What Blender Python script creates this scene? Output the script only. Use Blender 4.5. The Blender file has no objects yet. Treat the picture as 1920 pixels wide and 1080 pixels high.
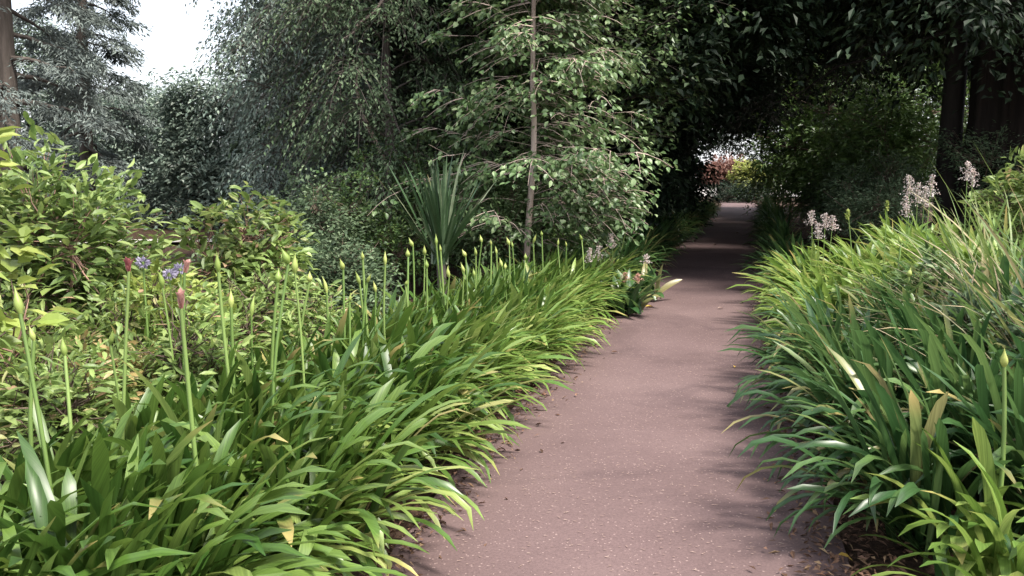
import bpy, math
import numpy as np
from mathutils import Vector

R = math.radians
scene = bpy.context.scene
C = scene.collection

# ------------------------------------------------------------------ camera
CAM_H, PITCH, FPX = 1.5, math.atan(210 / 1663), 1663.0
cam = bpy.data.cameras.new('camera')
cam.sensor_width = 36.0
cam.lens = 36.0 * FPX / 1920.0
cam.clip_start = 0.05
cam.clip_end = 3000
camo = bpy.data.objects.new('camera', cam)
C.objects.link(camo)
camo.location = (0, 0, CAM_H)
camo.rotation_euler = (math.pi / 2 - PITCH, 0, 0)
scene.camera = camo

# ------------------------------------------------------------------ light
SUN_EL, SUN_AZ = R(60), R(128)       # azimuth measured from +Y (the way we look), minus = to the left; the sun stands behind us on the right
sun_dir = Vector((math.sin(SUN_AZ) * math.cos(SUN_EL), math.cos(SUN_AZ) * math.cos(SUN_EL), math.sin(SUN_EL)))
world = bpy.data.worlds.new('World')
scene.world = world
world.use_nodes = True
wn = world.node_tree
wn.nodes.clear()
sky = wn.nodes.new('ShaderNodeTexSky')
sky.sky_type = 'NISHITA'
sky.sun_disc = False
sky.sun_elevation = SUN_EL
sky.sun_rotation = SUN_AZ
sky.air_density = 1.0
sky.dust_density = 4.0
sky.ozone_density = 1.0
bg = wn.nodes.new('ShaderNodeBackground')
bg.inputs['Strength'].default_value = 0.15
wo = wn.nodes.new('ShaderNodeOutputWorld')
cloud = wn.nodes.new('ShaderNodeMix')              # even white cloud over much of the blue
cloud.data_type = 'RGBA'
cloud.inputs[0].default_value = .55
cloud.inputs[7].default_value = (5.0, 5.1, 5.3, 1)
wn.links.new(sky.outputs[0], cloud.inputs[6])
wn.links.new(cloud.outputs[2], bg.inputs[0])
wn.links.new(bg.outputs[0], wo.inputs[0])

sl = bpy.data.lights.new('sun', 'SUN')
sl.energy = 3.3
sl.angle = R(13)
sl.color = (1.0, 0.95, 0.86)
so = bpy.data.objects.new('sun', sl)
C.objects.link(so)
so.rotation_euler = (-sun_dir).to_track_quat('-Z', 'Y').to_euler()
so.location = (0, 0, 30)

vs = scene.view_settings
vs.view_transform = 'Standard'
vs.look = 'None'
vs.exposure = 1.38
vs.gamma = 1.0
vs.use_curve_mapping = False
scene.cycles.use_denoising = True
scene.cycles.max_bounces = 6
scene.cycles.diffuse_bounces = 3
scene.cycles.glossy_bounces = 2
scene.cycles.transmission_bounces = 3
scene.cycles.transparent_max_bounces = 8


# ------------------------------------------------------------------ helpers
def at(px, py, d):
    """point seen at photo pixel (px, py), d metres ahead"""
    u, v = (px - 960) / FPX, (540 - py) / FPX
    dy = math.cos(PITCH) + v * math.sin(PITCH)
    dz = -math.sin(PITCH) + v * math.cos(PITCH)
    return np.array([u / dy * d, d, CAM_H + dz / dy * d])


def unit(a):
    return a / np.maximum(np.linalg.norm(a, axis=-1, keepdims=True), 1e-9)


def build_mesh(name, V, F, mat, smooth=False, attrs=None):
    V = np.asarray(V, dtype=np.float32).reshape(-1, 3)
    F = np.asarray(F, dtype=np.int32)
    me = bpy.data.meshes.new(name)
    k = F.shape[1]
    me.vertices.add(len(V))
    me.vertices.foreach_set('co', V.ravel())
    me.loops.add(F.size)
    me.loops.foreach_set('vertex_index', F.ravel())
    me.polygons.add(len(F))
    me.polygons.foreach_set('loop_start', np.arange(0, F.size, k, dtype=np.int32))
    if attrs:
        for an, av in attrs.items():
            a = me.attributes.new(an, 'FLOAT', 'POINT')
            a.data.foreach_set('value', np.asarray(av, dtype=np.float32))
    me.update(calc_edges=True)
    me.polygons.foreach_set('use_smooth', np.full(len(F), smooth))
    me.materials.append(mat)
    return me


def link(name, me, parent=None, loc=(0, 0, 0), rot=(0, 0, 0), sc=(1, 1, 1)):
    o = bpy.data.objects.new(name, me)
    C.objects.link(o)
    if parent is not None:
        o.parent = parent
    o.location = loc
    o.rotation_euler = rot
    o.scale = sc
    return o


def tag(o, label=None, cat=None, group=None, kind=None):
    if label: o['label'] = label
    if cat: o['category'] = cat
    if group: o['group'] = group
    if kind: o['kind'] = kind
    return o


def empty(name, loc, rz=0.0):
    o = link(name, None, None, tuple(loc), (0, 0, rz))
    o.empty_display_size = 0.2
    return o


def copy_thing(root, loc, rz, sc=(1, 1, 1)):
    r = root.copy()
    C.objects.link(r)
    r.location = loc
    r.rotation_euler = (0, 0, rz)
    r.scale = sc
    for ch in list(root.children):
        c = ch.copy()
        C.objects.link(c)
        c.parent = r
        for g in list(ch.children):
            e = g.copy()
            C.objects.link(e)
            e.parent = c
    return r


class Geo:
    """collects equal-sided faces of one part"""
    def __init__(s, k):
        s.k, s.V, s.F, s.n, s.A = k, [], [], 0, []

    def add(s, V, F, A=None):
        V = np.asarray(V, float).reshape(-1, 3)
        s.V.append(V)
        s.F.append(np.asarray(F, int).reshape(-1, s.k) + s.n)
        s.n += len(V)
        if A is not None:
            s.A.append(np.asarray(A, float))

    def mesh(s, name, mat, smooth=False, attr=None):
        at_ = {attr: np.concatenate(s.A)} if attr and s.A else None
        return build_mesh(name, np.concatenate(s.V), np.concatenate(s.F), mat, smooth, at_)


def tube(geo, P, r, sides=6, flute=0.0, lobes=7, rng=None):
    """tapered tube through points P with radii r (quads)"""
    P = np.asarray(P, float)
    n = len(P)
    r = np.broadcast_to(np.asarray(r, float), (n,))
    T = unit(np.gradient(P, axis=0))
    ref = np.where(np.abs(T[:, 2:3]) > 0.9, np.array([[1.0, 0, 0]]), np.array([[0, 0, 1.0]]))
    A = unit(np.cross(T, ref))
    B = np.cross(T, A)
    ang = np.linspace(0, 2 * math.pi, sides, endpoint=False)
    rr = r[:, None] * np.ones(sides)
    if flute:
        ph = 0.0 if rng is None else rng.uniform(0, 6)
        hh = np.linspace(0, 1, n)[:, None]
        rr = rr * (1 + flute * np.sin(lobes * ang[None] + ph + 2.5 * hh) + .8 * flute * np.sin(5 * ang[None] + 1.7 * ph - 3 * hh) + .5 * flute * np.sin(17 * ang[None] + 2.1 * ph + 4 * hh))
    if rng is not None:
        rr = rr * (1 + rng.normal(0, 0.04 if not flute else .012, rr.shape))
    V = P[:, None] + rr[..., None] * (np.cos(ang)[None, :, None] * A[:, None] + np.sin(ang)[None, :, None] * B[:, None])
    i = np.arange(n - 1)[:, None] * sides
    j = np.arange(sides)[None]
    j2 = (j + 1) % sides
    F = np.stack([i + j, i + j2, i + sides + j2, i + sides + j], -1).reshape(-1, 4)
    geo.add(V.reshape(-1, 3), F)
    # end cap: pinch shut with a last ring at the tip
    geo.add(np.concatenate([V[-1], P[-1:] + T[-1:] * r[-1]]),
            [[a, (a + 1) % sides, sides, sides] for a in range(0)] if False else np.array([[a, (a + 1) % sides, (a + 2) % sides, sides] for a in range(0, sides - 1, 2)]))


def leaf_geo(P, D, N, L, W, kind='diamond', fold=0.15, curl=0.12):
    """leaves as V,F.  P base, D direction, N rough normal"""
    D = unit(D)
    S = unit(np.cross(D, N))
    N = np.cross(S, D)
    L = np.asarray(L, float).reshape(-1, 1) * np.ones((len(P), 1))
    W = np.asarray(W, float).reshape(-1, 1) * np.ones((len(P), 1))
    n = len(P)
    if kind == 'diamond':
        v0 = P
        v1 = P + D * L * .42 + S * W * .5 + N * W * fold
        v2 = P + D * L - N * L * curl
        v3 = P + D * L * .42 - S * W * .5 + N * W * fold
        V = np.stack([v0, v1, v2, v3], 1).reshape(-1, 3)
        F = np.arange(n)[:, None] * 4 + np.array([[0, 1, 2, 3]])
        return V, F
    m1 = P + D * L * .32
    m2 = P + D * L * .68 - N * L * curl * .4
    tip = P + D * L - N * L * curl * 1.3
    a1 = m1 + S * W * .46 + N * W * fold
    b1 = m1 - S * W * .46 + N * W * fold
    a2 = m2 + S * W * .40 + N * W * fold
    b2 = m2 - S * W * .40 + N * W * fold
    V = np.stack([P, m1, m2, tip, a1, a2, b1, b2], 1).reshape(-1, 3)
    T = np.array([[0, 4, 1, 1], [4, 5, 2, 1], [5, 3, 2, 2], [0, 1, 6, 6], [1, 2, 7, 6], [2, 3, 7, 7]])
    T3 = np.array([[0, 4, 1], [4, 5, 2], [4, 2, 1], [5, 3, 2], [0, 1, 6], [1, 2, 7], [1, 7, 6], [2, 3, 7]])
    F = (np.arange(n)[:, None, None] * 8 + T3[None]).reshape(-1, 3)
    return V, F


def spray_leaves(rng, O, D, L, n, leaf_l, leaf_w, width=.35, droop=.2, thick=.12, leafdown=.25, kind='diamond', spread=.9, upn=1.0, curl=.12):
    """leafy sprays: origins O, directions D, lengths L; n leaves on each"""
    m = len(O)
    D = unit(D)
    L = np.asarray(L).reshape(-1, 1, 1)
    side = unit(np.cross(D, np.array([0, 0, 1.0])) + rng.normal(0, .12, (m, 3)))
    s = rng.uniform(.08, 1.0, (m, n, 1)) ** .8
    q = rng.uniform(-1, 1, (m, n, 1))
    prof = np.sin(np.clip(s, 0, 1) * math.pi * .8 + .35)
    up = np.cross(side, D)
    Pp = O[:, None] + D[:, None] * s * L + side[:, None] * q * prof * L * width + up[:, None] * rng.normal(0, 1, (m, n, 1)) * L * thick
    Pp[..., 2:] -= droop * L * s ** 2
    d = D[:, None] * .7 + side[:, None] * np.sign(q) * spread + rng.normal(0, .35, (m, n, 3))
    d[..., 2] -= leafdown + droop * s[..., 0] * 1.2
    nn = np.array([0, 0, upn]) + rng.normal(0, .45, (m, n, 3)) + D[:, None] * .15
    ll = leaf_l * rng.uniform(.65, 1.25, m * n)
    ww = leaf_w * rng.uniform(.7, 1.2, m * n)
    return leaf_geo(Pp.reshape(-1, 3), d.reshape(-1, 3), nn.reshape(-1, 3), ll, ww, kind, curl=curl)


# ------------------------------------------------------------------ materials
def new_mat(name):
    m = bpy.data.materials.new(name)
    m.use_nodes = True
    nt = m.node_tree
    nt.nodes.clear()
    out = nt.nodes.new('ShaderNodeOutputMaterial')
    return m, nt, out


def nd(nt, t, **kw):
    n = nt.nodes.new(t)
    for k, v in kw.items():
        setattr(n, k, v)
    return n


def ramp(nt, stops, interp='LINEAR'):
    r = nt.nodes.new('ShaderNodeValToRGB')
    e = r.color_ramp.elements
    r.color_ramp.interpolation = interp
    while len(e) < len(stops):
        e.new(0.5)
    for el, (p, c) in zip(e, stops):
        el.position = p
        el.color = (*c, 1)
    return r


def math_node(nt, op, a, b=None):
    n = nd(nt, 'ShaderNodeMath', operation=op)
    for i, x in enumerate((a, b)):
        if x is None: continue
        if isinstance(x, (int, float)): n.inputs[i].default_value = x
        else: nt.links.new(x, n.inputs[i])
    return n.outputs[0]


def rand_per_leaf(nt):
    g = nd(nt, 'ShaderNodeNewGeometry')
    o = nd(nt, 'ShaderNodeObjectInfo')
    return math_node(nt, 'FRACT', math_node(nt, 'ADD', g.outputs['Random Per Island'], o.outputs['Random']))


def leaf_mat(name, stops, rough=.45, transl=.3, spec=.5, tcol=1.35, tip=None, patch=0.0, midrib=False):
    m, nt, out = new_mat(name)
    rnd = rand_per_leaf(nt)
    cr = ramp(nt, stops)
    nt.links.new(rnd, cr.inputs[0])
    col = cr.outputs[0]
    # slow change of colour from branch to branch
    tc = nd(nt, 'ShaderNodeTexCoord')
    nz = nd(nt, 'ShaderNodeTexNoise')
    nz.inputs['Scale'].default_value = 1.3
    nz.inputs['Detail'].default_value = 3
    nt.links.new(tc.outputs['Object'], nz.inputs['Vector'])
    hs = nd(nt, 'ShaderNodeHueSaturation')
    mr = nd(nt, 'ShaderNodeMapRange')
    mr.inputs[1].default_value, mr.inputs[2].default_value = .3, .7
    mr.inputs[3].default_value, mr.inputs[4].default_value = 1 - .3 - patch, 1.3 + patch
    nt.links.new(nz.outputs[0], mr.inputs[0])
    nt.links.new(mr.outputs[0], hs.inputs['Value'])
    nt.links.new(col, hs.inputs['Color'])
    col = hs.outputs[0]
    if tip is not None:
        vm = nd(nt, 'ShaderNodeMapping')
        vm.inputs['Scale'].default_value = (3, 240, 3)
        nt.links.new(tc.outputs['Object'], vm.inputs[0])
        vn = nd(nt, 'ShaderNodeTexNoise')
        vn.inputs['Scale'].default_value = 1.0
        vn.inputs['Detail'].default_value = 2
        nt.links.new(vm.outputs[0], vn.inputs['Vector'])
        vr = ramp(nt, [(.3, (.72, .74, .70)), (.7, (1.3, 1.28, 1.3))])
        nt.links.new(vn.outputs[0], vr.inputs[0])
        vx = nd(nt, 'ShaderNodeMix', data_type='RGBA', blend_type='MULTIPLY')
        vx.inputs[0].default_value = 1
        nt.links.new(col, vx.inputs[6])
        nt.links.new(vr.outputs[0], vx.inputs[7])
        col = vx.outputs[2]
        a = nd(nt, 'ShaderNodeAttribute', attribute_name='t')
        rnd2 = math_node(nt, 'FRACT', math_node(nt, 'MULTIPLY', rnd, 17.31))
        start = math_node(nt, 'SUBTRACT', 1.12, math_node(nt, 'MULTIPLY', math_node(nt, 'POWER', rnd2, 10.0), .42))
        f = nd(nt, 'ShaderNodeMapRange')
        f.clamp = True
        nt.links.new(a.outputs['Fac'], f.inputs[0])
        nt.links.new(start, f.inputs[1])
        nt.links.new(math_node(nt, 'ADD', start, .22), f.inputs[2])
        mx = nd(nt, 'ShaderNodeMix', data_type='RGBA')
        nt.links.new(f.outputs[0], mx.inputs[0])
        nt.links.new(col, mx.inputs[6])
        mx.inputs[7].default_value = (*tip, 1)
        col = mx.outputs[2]
    p = nd(nt, 'ShaderNodeBsdfPrincipled')
    p.inputs['Roughness'].default_value = rough
    p.inputs['Specular IOR Level'].default_value = spec
    nt.links.new(col, p.inputs['Base Color'])
    t = nd(nt, 'ShaderNodeBsdfTranslucent')
    h2 = nd(nt, 'ShaderNodeHueSaturation')
    h2.inputs['Hue'].default_value = .485
    h2.inputs['Value'].default_value = tcol
    nt.links.new(col, h2.inputs['Color'])
    nt.links.new(h2.outputs[0], t.inputs[0])
    mix = nd(nt, 'ShaderNodeMixShader')
    mix.inputs[0].default_value = transl
    nt.links.new(p.outputs[0], mix.inputs[1])
    nt.links.new(t.outputs[0], mix.inputs[2])
    nt.links.new(mix.outputs[0], out.inputs[0])
    return m


def bark_mat(name, c1, c2, scale=6.0, stretch=.15, rough=.9):
    m, nt, out = new_mat(name)
    tc = nd(nt, 'ShaderNodeTexCoord')
    mp = nd(nt, 'ShaderNodeMapping')
    mp.inputs['Scale'].default_value = (1, 1, stretch)
    nt.links.new(tc.outputs['Object'], mp.inputs[0])
    nz = nd(nt, 'ShaderNodeTexNoise')
    nz.inputs['Scale'].default_value = scale
    nz.inputs['Detail'].default_value = 6
    nz.inputs['Roughness'].default_value = .7
    nt.links.new(mp.outputs[0], nz.inputs['Vector'])
    cr = ramp(nt, [(.3, c1), (.7, c2)])
    nt.links.new(nz.outputs[0], cr.inputs[0])
    p = nd(nt, 'ShaderNodeBsdfPrincipled')
    p.inputs['Roughness'].default_value = rough
    p.inputs['Specular IOR Level'].default_value = .2
    nt.links.new(cr.outputs[0], p.inputs['Base Color'])
    b = nd(nt, 'ShaderNodeBump')
    b.inputs['Strength'].default_value = .7
    b.inputs['Distance'].default_value = .03
    nt.links.new(nz.outputs[0], b.inputs['Height'])
    nt.links.new(b.outputs[0], p.inputs['Normal'])
    nt.links.new(p.outputs[0], out.inputs[0])
    return m


def path_mat():
    m, nt, out = new_mat('red_brown_asphalt')
    tc = nd(nt, 'ShaderNodeTexCoord')
    n1 = nd(nt, 'ShaderNodeTexNoise'); n1.inputs['Scale'].default_value = .9; n1.inputs['Detail'].default_value = 5
    n2 = nd(nt, 'ShaderNodeTexNoise'); n2.inputs['Scale'].default_value = 90; n2.inputs['Detail'].default_value = 4; n2.inputs['Roughness'].default_value = .75
    vo = nd(nt, 'ShaderNodeTexVoronoi'); vo.inputs['Scale'].default_value = 160
    for n in (n1, n2, vo): nt.links.new(tc.outputs['Object'], n.inputs['Vector'])
    n3 = nd(nt, 'ShaderNodeTexNoise'); n3.inputs['Scale'].default_value = .55; n3.inputs['Detail'].default_value = 8; n3.inputs['Roughness'].default_value = .62; n3.inputs['Distortion'].default_value = .6
    nt.links.new(tc.outputs['Object'], n3.inputs['Vector'])
    st = ramp(nt, [(.36, (.70, .70, .72)), (.46, (.96, .96, .96)), (.60, (1.0, 1.0, 1.0)), (.72, (1.16, 1.13, 1.1))])
    nt.links.new(n3.outputs[0], st.inputs[0])
    c1 = ramp(nt, [(.30, (.102, .069, .068)), (.5, (.120, .082, .081)), (.70, (.140, .097, .095))])
    nt.links.new(n1.outputs[0], c1.inputs[0])
    c2 = ramp(nt, [(.34, (.82, .81, .81)), (.5, (1, 1, 1)), (.68, (1.2, 1.18, 1.17))])
    nt.links.new(n2.outputs[0], c2.inputs[0])
    mu = nd(nt, 'ShaderNodeMix', data_type='RGBA', blend_type='MULTIPLY')
    mu.inputs[0].default_value = 1
    nt.links.new(c1.outputs[0], mu.inputs[6]); nt.links.new(c2.outputs[0], mu.inputs[7])
    ms = nd(nt, 'ShaderNodeMix', data_type='RGBA', blend_type='MULTIPLY')
    ms.inputs[0].default_value = 1
    nt.links.new(mu.outputs[2], ms.inputs[6]); nt.links.new(st.outputs[0], ms.inputs[7])
    mu = ms
    # pale chips of aggregate
    ch = nd(nt, 'ShaderNodeMath', operation='GREATER_THAN'); ch.inputs[1].default_value = .985
    sep = nd(nt, 'ShaderNodeSeparateColor'); nt.links.new(vo.outputs['Color'], sep.inputs[0])
    nt.links.new(sep.outputs[0], ch.inputs[0])
    m2 = nd(nt, 'ShaderNodeMix', data_type='RGBA')
    nt.links.new(math_node(nt, 'MULTIPLY', ch.outputs[0], .55), m2.inputs[0])
    nt.links.new(mu.outputs[2], m2.inputs[6]); m2.inputs[7].default_value = (.34, .25, .23, 1)
    p = nd(nt, 'ShaderNodeBsdfPrincipled')
    p.inputs['Roughness'].default_value = .95
    p.inputs['Specular IOR Level'].default_value = .15
    nt.links.new(m2.outputs[2], p.inputs['Base Color'])
    b = nd(nt, 'ShaderNodeBump'); b.inputs['Strength'].default_value = .3; b.inputs['Distance'].default_value = .003
    nt.links.new(n2.outputs[0], b.inputs['Height']); nt.links.new(b.outputs[0], p.inputs['Normal'])
    nt.links.new(p.outputs[0], out.inputs[0])
    return m


def soil_mat():
    m, nt, out = new_mat('bed_soil')
    tc = nd(nt, 'ShaderNodeTexCoord')
    n1 = nd(nt, 'ShaderNodeTexNoise'); n1.inputs['Scale'].default_value = 25; n1.inputs['Detail'].default_value = 6; n1.inputs['Roughness'].default_value = .7
    nt.links.new(tc.outputs['Object'], n1.inputs['Vector'])
    c1 = ramp(nt, [(.3, (.018, .012, .009)), (.55, (.06, .038, .027)), (.75, (.13, .075, .05))])
    nt.links.new(n1.outputs[0], c1.inputs[0])
    p = nd(nt, 'ShaderNodeBsdfPrincipled'); p.inputs['Roughness'].default_value = .95; p.inputs['Specular IOR Level'].default_value = .1
    nt.links.new(c1.outputs[0], p.inputs['Base Color'])
    b = nd(nt, 'ShaderNodeBump'); b.inputs['Strength'].default_value = 1; b.inputs['Distance'].default_value = .02
    nt.links.new(n1.outputs[0], b.inputs['Height']); nt.links.new(b.outputs[0], p.inputs['Normal'])
    nt.links.new(p.outputs[0], out.inputs[0])
    return m


def plain_mat(name, c1, c2=None, rough=.7, scale=8):
    return bark_mat(name, c1, c2 or tuple(x * 1.4 for x in c1), scale, 1.0, rough)


M = {}
M['path'] = path_mat()
M['soil'] = soil_mat()
M['pale'] = plain_mat('pale_paving', (.38, .35, .33), (.48, .44, .42), .8, 3)
TIP = (.42, .34, .13)
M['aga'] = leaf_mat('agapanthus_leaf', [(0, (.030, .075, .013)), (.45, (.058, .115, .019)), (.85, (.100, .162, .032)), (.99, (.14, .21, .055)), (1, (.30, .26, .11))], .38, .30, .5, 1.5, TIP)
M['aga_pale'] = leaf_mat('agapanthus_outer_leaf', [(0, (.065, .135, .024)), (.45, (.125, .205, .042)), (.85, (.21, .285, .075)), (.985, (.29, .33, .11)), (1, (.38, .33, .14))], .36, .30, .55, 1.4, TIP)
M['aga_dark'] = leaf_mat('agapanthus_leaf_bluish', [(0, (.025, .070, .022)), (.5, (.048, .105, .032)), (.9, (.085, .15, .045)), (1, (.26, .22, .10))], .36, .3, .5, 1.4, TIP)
M['lily'] = leaf_mat('daylily_leaf', [(0, (.07, .14, .025)), (.5, (.135, .22, .045)), (.95, (.24, .32, .085)), (1, (.40, .34, .13))], .42, .36, .45, 1.4, TIP)
M['grass'] = leaf_mat('green_grass_blade', [(0, (.06, .115, .03)), (.6, (.14, .2, .06)), (.85, (.25, .25, .11)), (1, (.38, .29, .17))], .5, .3, .4, 1.3, (.42, .33, .18))
M['straw'] = leaf_mat('dry_grass_blade', [(0, (.15, .16, .08)), (.4, (.30, .25, .16)), (.8, (.42, .34, .24)), (1, (.5, .41, .30))], .6, .25, .3, 1.2, (.45, .35, .22))
M['stalk'] = leaf_mat('flower_stalk', [(0, (.12, .2, .05)), (1, (.2, .28, .08))], .45, .0, .4)
M['bud'] = leaf_mat('green_bud', [(0, (.24, .34, .08)), (1, (.44, .48, .15))], .45, .25, .4)
M['bud_red'] = leaf_mat('red_bud', [(0, (.30, .08, .09)), (1, (.46, .19, .18))], .45, .2, .4)
M['bud_pink'] = leaf_mat('pink_bud', [(0, (.50, .28, .24)), (1, (.62, .38, .33))], .45, .25, .4)
M['violet'] = leaf_mat('violet_petal', [(0, (.28, .25, .36)), (1, (.44, .40, .52))], .5, .3, .3)
M['white'] = leaf_mat('white_petal', [(0, (.58, .52, .50)), (.5, (.72, .64, .61)), (1, (.60, .42, .38))], .6, .3, .3, 1.0)
M['blush'] = leaf_mat('faded_petal', [(0, (.45, .24, .18)), (1, (.62, .40, .31))], .6, .3, .3, 1.0)
M['rhodo'] = leaf_mat('rhododendron_leaf', [(0, (.08, .135, .035)), (.6, (.16, .235, .065)), (1, (.27, .34, .11))], .42, .3, .45, 1.3, None, .1)
M['fresh'] = leaf_mat('fresh_green_leaf', [(0, (.10, .16, .04)), (.6, (.18, .26, .07)), (.9, (.28, .36, .12)), (1, (.42, .27, .17))], .45, .35, .45, 1.3, None, .1)
M['lime'] = leaf_mat('lime_leaf', [(0, (.14, .2, .04)), (.6, (.24, .31, .07)), (1, (.36, .40, .12))], .45, .35, .4)
M['copper'] = leaf_mat('coppery_leaf', [(0, (.20, .18, .07)), (.6, (.32, .25, .10)), (1, (.40, .29, .14))], .5, .3, .3)
M['small'] = leaf_mat('small_grey_green_leaf', [(0, (.045, .075, .038)), (.6, (.085, .13, .065)), (1, (.16, .21, .12))], .6, .2, .25, 1.2, None, .15)
M['shrub'] = leaf_mat('mid_green_leaf', [(0, (.035, .075, .02)), (.6, (.07, .13, .035)), (1, (.14, .2, .06))], .45, .25, .45, 1.2, None, .15)
M['weep'] = leaf_mat('haze_pale_weeping_leaf', [(0, (.09, .13, .105)), (.6, (.15, .20, .155)), (1, (.25, .30, .24))], .45, .2, .5, 1.2, None, .2)  # grey-green leaf, lightened in colour to stand for haze
M['birch'] = leaf_mat('birch_leaf', [(0, (.055, .105, .035)), (.6, (.10, .165, .06)), (1, (.19, .25, .12))], .45, .25, .5, 1.2, None, .1)
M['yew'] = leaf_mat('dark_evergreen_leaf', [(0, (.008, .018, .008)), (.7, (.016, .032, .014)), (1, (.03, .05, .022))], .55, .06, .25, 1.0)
M['holly'] = leaf_mat('dull_evergreen_leaf', [(0, (.028, .052, .03)), (.7, (.055, .09, .05)), (1, (.09, .13, .075))], .45, .12, .4, 1.0, None, .15)
M['laurel'] = leaf_mat('laurel_leaf', [(0, (.05, .095, .026)), (.7, (.095, .17, .046)), (1, (.15, .23, .07))], .4, .2, .45, 1.2, None, .1)
M['cedar'] = leaf_mat('haze_pale_cedar_needle', [(0, (.09, .11, .105)), (.7, (.15, .18, .165)), (1, (.21, .24, .22))], .6, .1, .3, 1.0, None, .2)  # needles paled to bluish grey in place of hazy air
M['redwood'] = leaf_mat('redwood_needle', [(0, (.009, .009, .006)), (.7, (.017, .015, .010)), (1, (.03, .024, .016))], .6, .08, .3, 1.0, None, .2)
M['gold'] = leaf_mat('golden_leaf', [(0, (.22, .27, .07)), (.6, (.34, .38, .11)), (1, (.46, .46, .18))], .5, .3, .3)
M['rust'] = leaf_mat('rusty_leaf', [(0, (.12, .06, .045)), (.6, (.20, .10, .075)), (1, (.28, .16, .11))], .5, .25, .3)
M['cord'] = leaf_mat('cordyline_blade', [(0, (.028, .06, .025)), (.6, (.05, .095, .04)), (.9, (.10, .15, .08)), (1, (.2, .22, .14))], .4, .12, .5, 1.2, TIP)
M['bark'] = bark_mat('grey_brown_bark', (.05, .042, .036), (.15, .125, .11))
M['bark_pale'] = bark_mat('pale_tan_bark', (.30, .23, .19), (.56, .45, .39), 9)
M['bark_dark'] = bark_mat('dark_bark', (.012, .010, .009), (.035, .028, .024), 5)
M['bark_red'] = bark_mat('fibrous_redwood_bark', (.006, .0045, .004), (.022, .016, .013), 14, .05)
M['twig'] = bark_mat('brown_twig', (.07, .05, .04), (.18, .13, .10), 12)
M['twig_pink'] = bark_mat('pinkish_twig', (.24, .14, .11), (.38, .24, .19), 12)
M['litter'] = leaf_mat('dry_fallen_leaf', [(0, (.06, .035, .025)), (.5, (.12, .068, .045)), (.85, (.20, .115, .08)), (1, (.33, .23, .13))], .8, .1, .2)
M['needle'] = leaf_mat('pale_fallen_needle', [(0, (.20, .135, .115)), (.6, (.27, .19, .16)), (1, (.38, .29, .24))], .8, .05, .2)
M['yellow_leaf'] = leaf_mat('yellow_fallen_leaf', [(0, (.55, .34, .05)), (1, (.6, .42, .1))], .6, .15, .3)

# ------------------------------------------------------------------ path geometry
PX = np.array([-4, 0, 3.3, 6.7, 9.6, 14.7, 25, 41, 50, 56])
PC = np.array([-1.25, -.38, .40, 1.18, 1.97, 3.36, 6.15, 10.55, 12.7, 13.6])
HALF = .94


def pc(y):
    """x of the path's centre at distance y (smoothed)"""
    y = np.asarray(y, float)
    return sum(np.interp(y + o, PX, PC) for o in (-1.2, -.6, 0, .6, 1.2)) / 5


def path_side(y, off):
    """point off metres to the right of the path's centre at distance y"""
    return float(pc(y)) + off * 1.035


def bank(x, y):
    """the right bed climbs away from the path"""
    o = np.asarray(x, float) - pc(y)
    f = np.clip((o - 1.3) / 2.6, 0, 1)
    return .78 * f * f * (3 - 2 * f) * np.clip((24 - np.asarray(y, float)) / 10, 0, 1)


# ------------------------------------------------------------------ ground
rng = np.random.default_rng(3)
ys = np.concatenate([np.linspace(-400, -8, 12)[:-1], np.linspace(-8, 30, 153)[:-1], np.linspace(30, 70, 41)[:-1], np.linspace(70, 900, 16)])
off = np.concatenate([[-700, -200, -80, -40, -25, -16, -11, -8, -6], np.arange(-5, -1.2, .3), [-1.15, -1.05, -.98, -.92, -.86, -.6, 0, .6, .86, .92, .98, 1.05, 1.15], np.arange(1.3, 5.1, .3), [6, 8, 11, 16, 25, 40, 80, 200, 700]])
Yg, Og = np.meshgrid(ys, off, indexing='ij')
Xg = pc(Yg) + Og + rng.normal(0, .02, Yg.shape) * ((np.abs(Og) > .86) & (np.abs(Og) < 6))
rise = np.clip((np.abs(Og) - .90) / .45, 0, 1)
Zg = -.035 + rise * (.075 + .05 * np.sin(Xg * 2.1 + Yg * 1.3) * np.sin(Yg * 1.7 - Xg) + rng.normal(0, .012, Yg.shape))
Zg = np.where((np.abs(Og) > 14) | (Yg > 60) | (Yg < -10), -.02, Zg) + bank(Xg, Yg) * (Yg > -10)
ni, nj = Yg.shape
I = np.arange(ni - 1)[:, None] * nj + np.arange(nj - 1)[None]
F = np.stack([I, I + 1, I + nj + 1, I + nj], -1).reshape(-1, 4)
g = link('ground', build_mesh('ground', np.stack([Xg, Yg, Zg], -1), F, M['soil'], True))
tag(g, 'dark brown planting soil under the beds and trees', kind='structure')

ysp = np.linspace(-5, 53, 233)
offp = np.array([-1, -.8, -.4, 0, .4, .8, 1.0])
Yp, Op = np.meshgrid(ysp, offp, indexing='ij')
edge = np.where(np.abs(Op) == 1, rng.normal(0, .02, Yp.shape), 0)
Xp = pc(Yp) + Op * HALF + edge
Zp = .006 - .012 * Op ** 2 + .001 * np.sin(Yp * 3)
ni, nj = Yp.shape
I = np.arange(ni - 1)[:, None] * nj + np.arange(nj - 1)[None]
F = np.stack([I, I + 1, I + nj + 1, I + nj], -1).reshape(-1, 4)
p = link('path', build_mesh('path', np.stack([Xp, Yp, Zp], -1), F, M['path'], True))
tag(p, 'reddish brown asphalt garden path running into the dark trees', kind='structure')

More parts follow.
